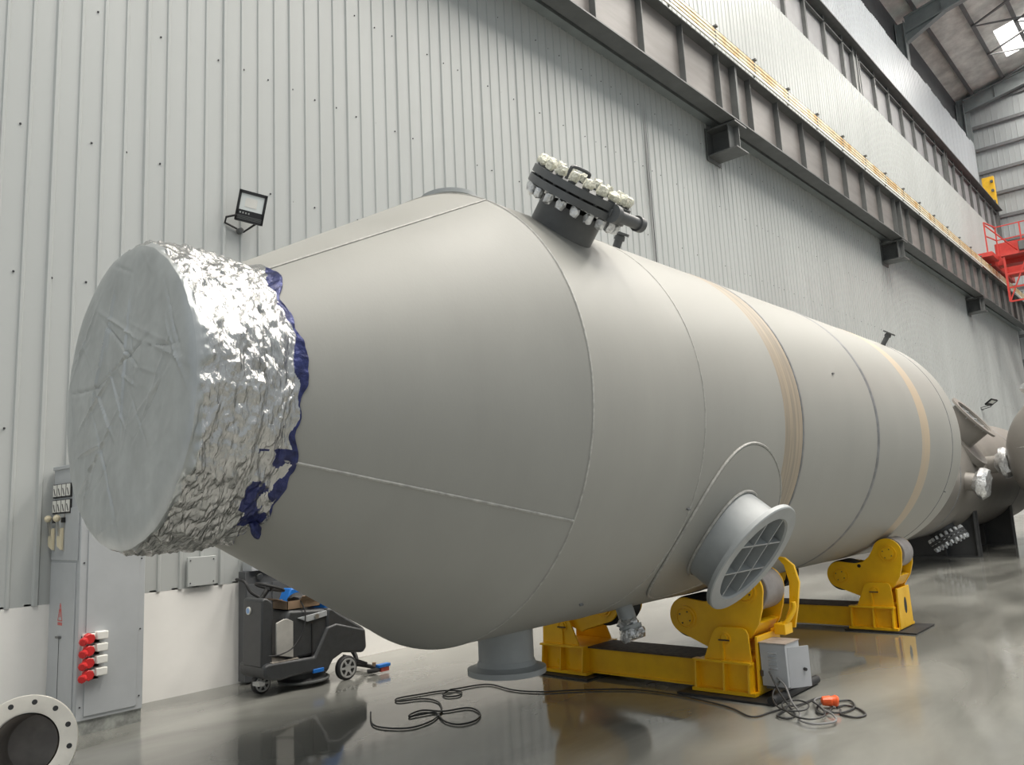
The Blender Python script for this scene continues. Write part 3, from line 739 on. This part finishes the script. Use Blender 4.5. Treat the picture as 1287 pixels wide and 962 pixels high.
p1 = [(5.78, 2.73), (5.70, 2.64), (5.58, 2.52), (5.43, 2.41), (5.32, 2.42), (5.35, 2.5), (5.53, 2.51), (5.72, 2.48), (5.91, 2.46), (5.95, 2.40), (5.78, 2.38), (5.60, 2.33), (5.54, 2.27), (5.67, 2.26), (5.88, 2.31), (5.98, 2.24), (5.82, 2.15), (5.64, 2.17), (5.60, 2.27)]
o = cable('tangled_cable', p1, .007, M['cable'], '', zf=[.20, .10, .03]+[.012]*16); tag(o, 'tangled dark cable coming out of the low corner of the grey control box', 'cable')
p2 = [(5.79, 2.68), (5.74, 2.60), (5.60, 2.50), (5.44, 2.38), (5.26, 2.3), (5.23, 2.19), (5.35, 2.11), (5.5, 2.18), (5.62, 2.30), (5.80, 2.42), (5.92, 2.40), (5.86, 2.30), (5.73, 2.31)]
o = cable('plug_lead', p2, .007, M['cable_g'], '', zf=[.16, .12, .05]+[.028]*10); tag(o, 'grey lead looping across the floor from the control box to the orange plug', 'cable')
p4 = [(5.80, 2.66), (5.66, 2.66), (5.50, 2.58), (5.40, 2.46), (5.48, 2.36), (5.64, 2.40), (5.70, 2.50), (5.60, 2.56), (5.46, 2.50), (5.30, 2.36), (5.28, 2.24), (5.42, 2.20), (5.60, 2.30), (5.72, 2.40)]
o = cable('knotted_cord', p4, .006, M['cable'], '', zf=[.14, .08, .05]+[.04]*11); tag(o, 'thinner black cord knotted over the other cables just below the control box', 'cable')
p3 = [(5.76, 2.25), (5.84, 2.22), (5.80, 2.12), (5.68, 2.03), (5.58, 2.06), (5.60, 2.16), (5.72, 2.21)]
o = cable('lead_end', p3, .007, M['cable'], ''); tag(o, 'short end of black lead curling on the floor right of the orange plug', 'cable')
b = MB().lathe((5.72, 2.34, .05), (.55, -.8, .0), [(0, .012), (.01, .030), (.06, .036), (.075, .030), (.10, .038), (.115, .030)], 14); b.jitter(.005, 30)
o = b.build('orange_plug', M['orange'], origin=(5.76, 2.29, .01)); tag(o, 'bright orange plug lying on the tangle of cables', 'plug')

# ================================================================== SWITCH CABINET
X0, X1, Y0, Y1, ZT = 2.338, 2.825, 6.50, WY-.03, 2.0
t = thing('switch_cabinet', 'tall grey steel electrical cabinet against the wall, behind the foil cover', 'cabinet', ((X0+X1)/2, (Y0+Y1)/2, 0))
MB().box(X0, X1, Y0, Y1, .10, ZT).build('body', M['cab'], t, bevel=.006)
MB().box(X0+.01, X1-.005, Y0+.012, Y1, 0, .10).build('plinth', M['cab_base'], t)
MB().box(X0-.012, X1+.01, Y0-.012, Y1, ZT-.03, ZT).build('top_cap', M['cab'], t, bevel=.003)
MB().box(X0+.055, X1-.05, Y0-.008, Y0, .13, ZT-.05).build('side_panel', M['cab'], t, bevel=.003)
MB().box(X0-.008, X0, Y0+.03, Y1-.02, 1.26, 1.66).build('upper_panel', M['cab'], t, bevel=.002)
dr = MB().box(X0-.008, X0, Y0+.06, Y1-.02, .14, 1.24).build('door', M['cab'], t, bevel=.002)
MB().box(X0-.010, X0-.007, 6.845, 6.850, .14, .68).build('door_gap', M['black'], dr)
MB().box(X0-.03, X0-.008, 6.80, 6.87, .675, .69).build('handle', M['steel_dk'], dr)
for x in (X0+.03, X1-.03):
    for z in (.2, .7, 1.24):
        MB().cyl((x, Y0+.001, z), (x, Y0-.006, z), .006, 8).build('bolt', M['screw'], t)
# meters: two rows
for r in range(2):
    for c in range(4):
        y = 7.03-.095*c; z = 1.80-.125*r
        mt = MB().box(X0-.014, X0, y-.043, y+.043, z-.055, z+.055).build('meter', M['black'], t)
        MB().box(X0-.018, X0-.013, y-.036, y+.036, z-.042, z+.050).build('dial', M['white'], mt)
        MB().bar((X0-.020, y-.02, z-.035), (X0-.020, y+.012, z+.02), .005, .004).build('needle', M['black'], mt)
for y in (7.05, 6.86):
    s = MB().box(X0-.014, X0, y-.05, y-.035, 1.33, 1.62).build('switch_slot', M['steel'], t)
    b = MB().prism([(y-.035, 1.34), (y+.045, 1.37), (y+.055, 1.43), (y+.03, 1.49), (y-.035, 1.51)], 'x', X0-.03, X0-.012); b.build('cam_plate', M['cream'], s)
    MB().bar((X0-.03, y, 1.45), (X0-.05, y-.0, 1.57), .022, .016).build('lever', M['steel'], s)
    MB().sphere((X0-.052, y, 1.585), .028, 14).build('knob', M['cream'], s)
    MB().box(X0-.03, X0, y-.06, y-.025, 1.55, 1.59).build('switch_block', M['lamp_bl'], s)
# warning triangle printed in red
b = MB(); yy = 6.84; zz = .86; n = 3; w = .008
tri = [(yy+.045, zz-.055), (yy-.045, zz-.055), (yy, zz+.075)]
for i in range(3): b.bar((X0-.009, *tri[i]), (X0-.009, *tri[(i+1) % 3]), .007, .002, (0, .3, 1) if i else (0, 0, 1))
b.bar((X0-.009, yy, zz-.03), (X0-.009, yy, zz+.03), .014, .002, (0, 1, 0))
for k in range(4): b.box(X0-.010, X0-.008, yy-.045+.024*k, yy-.03+.024*k, zz-.09, zz-.068)
b.build('warning_triangle', M['ink'], dr, smooth=False)
# four red sockets with white plugs
for k in range(4):
    z = .685-.087*k
    x = 2.40
    s = MB().lathe((x+.005, Y0-.005, z), (0, -1, .0), [(0, .03), (.01, .040), (.05, .040), (.055, .034)], 8).build('red_socket', M['red'], t)
    MB().box(x-.03, x+.09, Y0-.008, Y0-.002, z-.038, z+.038).build('socket_plate', M['white'], s)
    MB().lathe((x-.035, Y0-.06, z-.01), (-.4, -.5, -.1), [(0, .030), (.03, .030), (.036, .022)], 8).build('red_cap', M['red'], s)
    b = MB().box(x+.05, x+.13, Y0-.075, Y0-.008, z-.012, z+.045); b.box(x+.02, x+.05, Y0-.05, Y0-.008, z-.01, z+.035); b.build('white_lid', M['white'], s, bevel=.006)

# ================================================================== EXPOSED COLUMN FOOT behind the scrubber, shaped as a box with cabinet doors
t = thing('column_foot', 'dark grey steel column foot, boxed like a cabinet, against the white plinth behind the floor scrubber', 'cabinet', (4.24, 7.0, 0))
MB().box(3.96, 4.55, 6.97, WY-.035, .02, 1.02).build('body', M['wall_dark'], t, bevel=.004)
MB().box(3.97, 4.20, 6.962, 6.972, .10, .90).build('door', M['wall_dark'], t, bevel=.003)
MB().box(4.24, 4.50, 6.962, 6.972, .10, .90).build('door', M['wall_dark'], t, bevel=.003)
MB().box(4.0, 4.34, 6.93, WY-.035, 1.02, 1.16).build('top_box', M['cab'], t, bevel=.004)
MB().cyl((4.10, 6.97, .97), (4.10, 6.94, .96), .03, 14).build('gland', M['steel_dk'], t)
o = MB().tube(spline([(3.93, WY-.05, .95), (3.93, 6.93, .93), (3.96, 6.88, .84), (4.04, 6.86, .78), (4.08, 6.80, .74)], 6), .014, 8).build('black_hose', M['black'], origin=(3.93, WY-.05, .95))
tag(o, 'black hose hanging from the plinth corner behind the steering wheel of the scrubber', 'hose')

# ================================================================== FLOOR SCRUBBER
ys0, ys1 = 6.30, 6.72
t = thing('floor_scrubber', 'dark grey ride-on floor scrubber machine parked under the cone of the vessel', 'floor scrubber', (4.3, 6.55, 0))
base = [(3.76, .19), (3.76, .26), (3.80, .275), (4.04, .27), (4.26, .26), (4.40, .50), (4.50, .52), (4.83, .42), (4.84, .25), (4.80, .21), (4.66, .23), (4.57, .245), (4.46, .20), (4.40, .12), (4.12, .13), (4.02, .13), (3.92, .12), (3.84, .13), (3.78, .15)]
MB().prism(base, 'y', ys0, ys1).build('chassis', M['scrub'], t, bevel=.02)
MB().prism([(3.755, .24), (3.765, .80), (3.785, .82), (3.82, .815), (3.87, .775), (3.875, .74), (3.865, .25)], 'y', ys0+.05, ys1-.06).build('steering_column', M['scrub'], t, bevel=.025)
MB().box(3.84, 4.10, ys0+.01, ys1-.02, .27, .278).build('footboard', M['scrub_floor'], t)
MB().prism([(4.00, .27), (3.98, .62), (4.02, .69), (4.40, .66), (4.42, .60), (4.42, .27)], 'y', ys0+.03, ys1-.03).build('seat_pedestal', M['scrub'], t, bevel=.025)
MB().prism([(4.10, .615), (4.40, .645), (4.44, .60), (4.20, .57)], 'y', ys0+.018, ys0+.032).build('control_panel', M['cab'], t, bevel=.003)
MB().cyl((4.29, ys0+.02, .607), (4.29, ys0+.0, .607), .022, 16).build('key_knob', M['steel'], t)
MB().prism([(3.885, .33), (3.885, .60), (3.96, .625), (3.99, .625), (4.05, .595), (4.05, .29)], 'y', ys0+.015, ys0+.035).build('light_panel', M['scrub_lt'], t, bevel=.004)
MB().box(4.245, 4.255, ys0+.02, ys0+.035, .27, .55).build('panel_joint', M['black'], t)
MB().prism([(4.40, .42), (4.40, .66), (4.46, .665), (4.55, .60), (4.83, .43), (4.83, .27), (4.5, .27)], 'y', ys0+.01, ys1-.01).build('tank_housing', M['scrub'], t, bevel=.025)
MB().prism([(4.43, .5), (4.41, .80), (4.50, .82), (4.66, .52), (4.66, .47)], 'y', ys0+.07, ys1-.07).build('blue_tank_lid', M['sblue'], t, bevel=.012)
MB().prism([(4.08, .67), (4.16, .86), (4.42, .83), (4.42, .72)], 'y', ys1-.20, ys1-.06).build('seat_back', M['sblue'], t, bevel=.012)
MB().cyl((3.752, 6.56, .71), (3.768, 6.56, .71), .034, 24).build('badge', M['white'], t)
MB().cyl((3.749, 6.56, .71), (3.754, 6.56, .71), .024, 24).build('badge', M['disc_blue'], t)
sw = (3.93, 6.50, .895); tl = Matrix.Translation(Vector(sw)) @ Matrix.Rotation(.35, 4, 'Y')
b = MB().tube([(.125*math.cos(2*PI*i/36), .125*math.sin(2*PI*i/36), 0) for i in range(36)], .013, 8, True)
for a in (.3, 2.4, 4.5): b.bar((0, 0, -.012), (.12*math.cos(a), .12*math.sin(a), 0), .022, .01)
b.cyl((0, 0, -.03), (0, 0, .012), .035, 16); b.xf(tl)
b.build('steering_wheel', M['black'], t)
MB().cyl((3.82, 6.50, .78), (3.92, 6.50, .89), .022, 12).build('steering_shaft', M['black'], t)
def wheel(x, y, r, w, name='wheel'):
    o = MB().lathe((x, y, r), (0, 1, 0), [(0, r*.62), (0, r*.9), (.01, r), (w-.01, r), (w, r*.9), (w, r*.6)], 40).build(name, M['black'], t)
    h = MB().lathe((x, y-.004, r), (0, 1, 0), [(0, r*.22), (.0, r*.30), (.012, r*.34), (.012, r*.62), (0, r*.66), (-.001, r*.80), (.006, r*.82)], 36)
    for k in range(6):
        a = 2*PI*k/6; h.bar((x+r*.3*math.cos(a), y, r+r*.3*math.sin(a)), (x+r*.7*math.cos(a), y, r+r*.7*math.sin(a)), .014, .018)
    h.build('hub', M['wheel_lt'], o)
wheel(4.595, ys0-.03, .108, .06); wheel(4.595, ys1-.03, .108, .06)
wheel(3.86, 6.50, .085, .06, 'steering_wheel_castor')
MB().box(3.74, 3.80, ys0+.06, ys0+.16, .095, .125).build('bumper_block', M['wheel_lt'], t)
b = MB().lathe((4.27, 6.52, .03), (0, 0, 1), [(0, .21), (.03, .22), (.05, .20), (.10, .19)], 40); b.build('brush_deck', M['black'], t)
MB().tube([(4.27+.235*math.cos(a*PI/20), 6.52+.235*math.sin(a*PI/20), .05) for a in range(20, 41)], .012, 8).build('brush_guard', M['steel_dk'], t)
MB().box(4.24, 4.35, ys0-.01, ys0+.02, .12, .155).build('blue_latch', M['sblue'], t, bevel=.005)
sq = MB().tube(spline([(4.80, 6.25, .04), (4.90, 6.22, .04), (4.96, 6.35, .04), (4.98, 6.55, .04), (4.96, 6.75, .04), (4.9, 6.86, .04)], 6), .02, 8).build('squeegee', M['black'], t)
MB().bar((4.72, 6.5, .17), (4.97, 6.5, .06), .05, .03).build('squeegee_arm', M['black'], t)
MB().box(4.90, 5.04, 6.20, 6.26, .055, .085).build('squeegee_knob', M['sblue'], t, bevel=.006)
MB().box(4.93, 5.03, 6.21, 6.25, .015, .055).build('squeegee_end', M['ink'], t, bevel=.004)
MB().cyl((4.88, 6.25, .08), (4.88, 6.25, .11), .018, 12).build('squeegee_knob', M['card'], t)
MB().tube(spline([(4.70, 6.65, .35), (4.83, 6.62, .26), (4.88, 6.55, .16), (4.87, 6.5, .08)], 6), .022, 10).build('suction_hose', M['black'], t)
# box with a black tool on the seat
t = thing('cardboard_box', 'open brown cardboard box standing on the seat of the floor scrubber', 'box', (4.18, 6.45, .69))
b = MB(); x0, x1, y0, y1, z0, z1 = 4.02, 4.36, 6.36, 6.60, .69, .765
b.box(x0, x1, y0, y1, z0, z0+.006); b.box(x0, x1, y0, y0+.006, z0, z1); b.box(x0, x1, y1-.006, y1, z0, z1); b.box(x0, x0+.006, y0, y1, z0, z1); b.box(x1-.006, x1, y0, y1, z0, z1)
b.build('tray', M['card'], t)
MB().bar((x0, 6.48, z1), (x0-.09, 6.48, z1+.03), .22, .005, (0, 1, 0)).build('flap', M['card'], t)
MB().bar((4.25, y0, z1), (4.25, y0-.04, z1+.035), .2, .005, (1, 0, 0)).build('flap', M['card'], t)
b = MB().sphere((4.19, 6.46, .77), .07, 16, (1.5, 1, .75)); b.jitter(.03, 12)
o = b.build('black_cloth', M['black'], origin=(4.19, 6.46, .72)); tag(o, 'crumpled black cloth lying in the cardboard box on the scrubber', 'cloth')
o = MB().tube(spline([(4.15, 6.38, .78), (4.17, 6.31, .66), (4.13, 6.285, .50), (4.03, 6.285, .38), (3.90, 6.28, .34), (3.80, 6.30, .34)], 8), .006, 7).build('charging_cord', M['black'], origin=(4.15, 6.38, .78))
tag(o, 'thin black cord hanging down the side of the floor scrubber from the box', 'cord')

# ================================================================== WHITE FLANGED PIPE in the corner
t = thing('flanged_pipe', 'short pipe with cream drilled flange on the floor in the lower left corner', 'pipe', (1.72, 5.78, 0))
c = Vector((1.695, 5.45, .262)); d = Vector((-.42, -.88, .20)).normalized()
RFl = .275
e1 = d.cross(Vector((0, 0, 1))).normalized(); e2 = e1.cross(d)
fl = MB(); n = 96; holes = 12
fl.lathe(c, d, [(0, .178), (0, RFl), (.03, RFl), (.033, RFl-.003), (.033, .195), (.028, .178), (0, .178)], n, False, False)
fo = fl.build('flange', M['pipe_w'], t)
for k in range(holes):
    a = 2*PI*(k+.3)/holes; q = c+(e1*math.cos(a)+e2*math.sin(a))*.234
    MB().lathe(q+d*.0325, d, [(0, .015), (.0015, .015)], 16).build('bolt_hole', M['black'], fo)
MB().lathe(c, -d, [(-.02, .168), (.52, .168), (.52, .176), (0, .176)], 64, False, False).build('pipe_wall', M['pipe_in'], t)
MB().lathe(c-d*.50, -d, [(0, .168), (.005, .168)], 48).build('end_plate', M['pipe_in'], t)

# ================================================================== FLOODLIGHTS ON THE WALL
def floodlight(c, s, tilt, yawa, label):
    t = thing('floodlight', label, 'floodlight', (c[0], WY-.02, c[2]-.12*s), 'black wall floodlights')
    m = Matrix.Translation(Vector(c)) @ Matrix.Rotation(yawa, 4, 'Z') @ Matrix.Rotation(math.radians(9), 4, 'Y') @ Matrix.Rotation(tilt, 4, 'X') @ Matrix.Scale(s, 4)
    def bb(name, mt, parts, bevel=0, par=None):
        b = MB()
        for p in parts: b.box(*p)
        b.xf(m); return b.build(name, M[mt], par or t, bevel=bevel)
    bb('housing', 'lamp_bl', [(-.145, .145, .0, .05, -.165, .165)], .008)
    bb('bezel', 'lamp_bl', [(-.150, -.122, -.014, .0, -.17, .17), (.122, .150, -.014, .0, -.17, .17), (-.15, .15, -.014, .0, .138, .17), (-.15, .15, -.014, .0, -.17, -.045)])
    bb('lens', 'lens', [(-.122, .122, -.003, .002, -.045, .138)])
    bb('led_panel', 'white', [(-.07, .055, -.006, -.002, -.005, .095)])
    bb('type_plate', 'steel', [(-.11+.03*k, -.095+.03*k, -.016, -.013, -.085, -.068) for k in range(4)])
    bb('cooling_fin', 'steel_dk', [(-.13, .13, -.018, -.014, -.115-.016*k, -.108-.016*k) for k in range(3)])
    hp = Vector((c[0]-.16*s, c[1]+.05, c[2]-.10*s))
    MB().tube([(c[0]-.15*s, c[1]+.02, c[2]-.11*s), (c[0]-.23*s, c[1]+.10, c[2]-.13*s), (c[0]-.20*s, WY-.02, c[2]-.16*s), (c[0]+.02*s, WY-.02, c[2]-.22*s), (c[0]+.10*s, c[1]+.04, c[2]-.14*s)], .012*s, 8).build('bracket', M['lamp_bl'], t)
    MB().lathe((c[0]-.04*s, WY-.03, c[2]-.23*s), (0, -1, 0), [(0, .035*s), (.05, .03*s), (.055, 0)], 16, False, False).build('mount_bolt', M['steel_dk'], t)
floodlight((3.99, 6.93, 4.60), .92, math.radians(10), math.radians(-22), 'square black floodlight on the near part of the wall, above the foil cover')
floodlight((36.8, 6.75, 4.70), 1.1, math.radians(60), math.radians(-30), 'small distant floodlight on the wall above the far vessels')

# ================================================================== VESSELS BEYOND
def far_vessel(x0, x1, yc, zc, r, label, seams):
    t = thing('far_vessel', label, 'pressure vessel', ((x0+x1)/2, yc, 0), 'grey vessels standing beyond the big one')
    pr = [(x0-.5*r*math.cos(k*PI/32), r*math.sin(k*PI/32)) for k in range(0, 17)]
    MB().lathe((0, yc, zc), ax, pr+[(x1, r)]+[(x1+.5*r*math.sin(k*PI/32), r*math.cos(k*PI/32)) for k in range(1, 17)], 96, False, False).build('shell', M['tank2'], t)
    for s in seams: MB().lathe((0, yc, zc), ax, [(s-.03, r), (s-.01, r+.008), (s+.01, r+.008), (s+.03, r)], 96, False, False).build('weld_seam', M['weld_dk'], t)
    return t
def saddle(t, x, yc, zc, r, hw):
    hi = zc-math.sqrt(max(0, r*r-hw*hw))
    poly = [(yc-hw, 0.0), (yc-hw, hi+.03)]+[(yc-hw+2*hw*i/16, zc-math.sqrt(r*r-(-hw+2*hw*i/16)**2)+.01) for i in range(1, 16)]+[(yc+hw, hi+.03), (yc+hw, 0.0)]
    o = MB().prism(poly, 'x', x, x+.04).build('saddle', M['saddle'], t, smooth=False)
    MB().box(x-.12, x+.16, yc-hw, yc+hw, 0, .03).build('foot_plate', M['saddle'], o)
    for y in (yc-hw, yc-hw*.4, yc+hw*.4, yc+hw-.03): MB().box(x-.12, x+.16, y, y+.03, .03, zc-math.sqrt(max(0, r*r-(y-yc)**2))).build('rib', M['saddle'], o)
def wrapped(t, p, d, r, L, rf):
    o = MB().lathe(p, d, [(-.1, r), (L, r)], 20).build('nozzle', M['tank2'], t)
    p = Vector(p); d = Vector(d).normalized()
    b = MB().lathe(p+d*(L-.14), d, [(0, r*1.05), (.05, rf*.8), (.09, rf*1.1), (.17, rf*1.15), (.24, rf*.95), (.26, .001)], 26, False, False); b.jitter(.03, 9); b.jitter(.02, 20)
    b.build('foil_wrap', M['foil_small'], o)
y2, z2, r2 = 5.0, 1.77, 1.3
t = far_vessel(15.6, 25, y2, z2, r2, 'dark grey vessel on saddles just beyond the big vessel, with a grated nozzle', (16.6, 22.4))
saddle(t, 18.7, y2, z2, r2, 1.0); saddle(t, 22.3, y2, z2, r2, 1.0)
def P2(x, rr, deg): a = math.radians(deg); return Vector((x, y2-rr*math.cos(a), z2+rr*math.sin(a)))
wrapped(t, P2(17.0, r2, -10), D(-10), .17, .28, .26); wrapped(t, P2(19.0, r2, 4), D(4), .18, .30, .28)
wrapped(t, P2(20.2, r2, 78), D(78), .10, .22, .15)
d = D(37); p = P2(17.9, r2, 37)
nz = MB().lathe(p-d*.1, d, [(0, .40), (.52, .40), (.52, .38), (0, .38)], 40, False, False).build('nozzle', M['tank2'], t)
MB().disc_ring(p+d*.40, d, .40, .52, .04, 48).build('flange', M['tank2'], nz)
gb = MB(); ee = d.cross(Vector((1, 0, 0)))
for e_a, e_b in ((Vector((1, 0, 0)), ee), (ee, Vector((1, 0, 0)))):
    for of in (-.2, 0, .2):
        h = math.sqrt(.40**2-of**2); c = p+d*.37+e_b*of; gb.bar(c-e_a*h, c+e_a*h, .02, .05, e_b)
gb.build('grating', M['nozzle'], nz, smooth=False)
MB().lathe(p+d*.1, d, [(0, .38), (.01, .38)], 32).build('blanking_plate', M['saddle'], nz)
MB().lathe(P2(18.0, r2+.01, 30), D(30), [(-.12, .66), (.0, .64)], 48).build('reinforcing_pad', M['tank2'], t)
d = D(-62); p = P2(17.6, r2, -62)
mh2 = MB().cyl(p-d*.1, p+d*.14, .24, 32).build('manhole', M['saddle'], t)
MB().lathe(p+d*.14, d, [(0, .36), (.05, .36)], 40).build('flange', M['saddle'], mh2)
MB().lathe(p+d*.205, d, [(0, .36), (.05, .36)], 40).build('cover', M['saddle'], mh2)
ee = d.cross(Vector((1, 0, 0)))
for k in range(20):
    a = 2*PI*k/20; c = p+(Vector((1, 0, 0))*math.cos(a)+ee*math.sin(a))*.32
    b = MB().lathe(c+d*.07, d, [(0, .025), (.03, .034), (.22, .034), (.26, .015)], 8); b.jitter(.012, 20); b.build('bolt', M['foil_small'], mh2)
y3, z3, r3 = 1.98, 2.02, 1.35
t = far_vessel(18.9, 30, y3, z3, r3, 'brownish grey vessel with a domed end, cut by the right edge of the photo', ())
saddle(t, 22.5, y3, z3, r3, 1.0); saddle(t, 27.5, y3, z3, r3, 1.0)
p = Vector((19.1, y3+.55, z3+1.2)); wrapped(t, p, (-.25, .35, 1), .20, .25, .30)
MB().tube([(18.9-.5*r3*math.cos(a)*.999-.004, y3-r3*math.sin(a)*.97*(-1)*1.0, z3+.12+(.02 if 1 else 0)) for a in [(-1.3+2.6*i/24) for i in range(25)]], .012, 6).build('weld_seam', M['weld'], t)
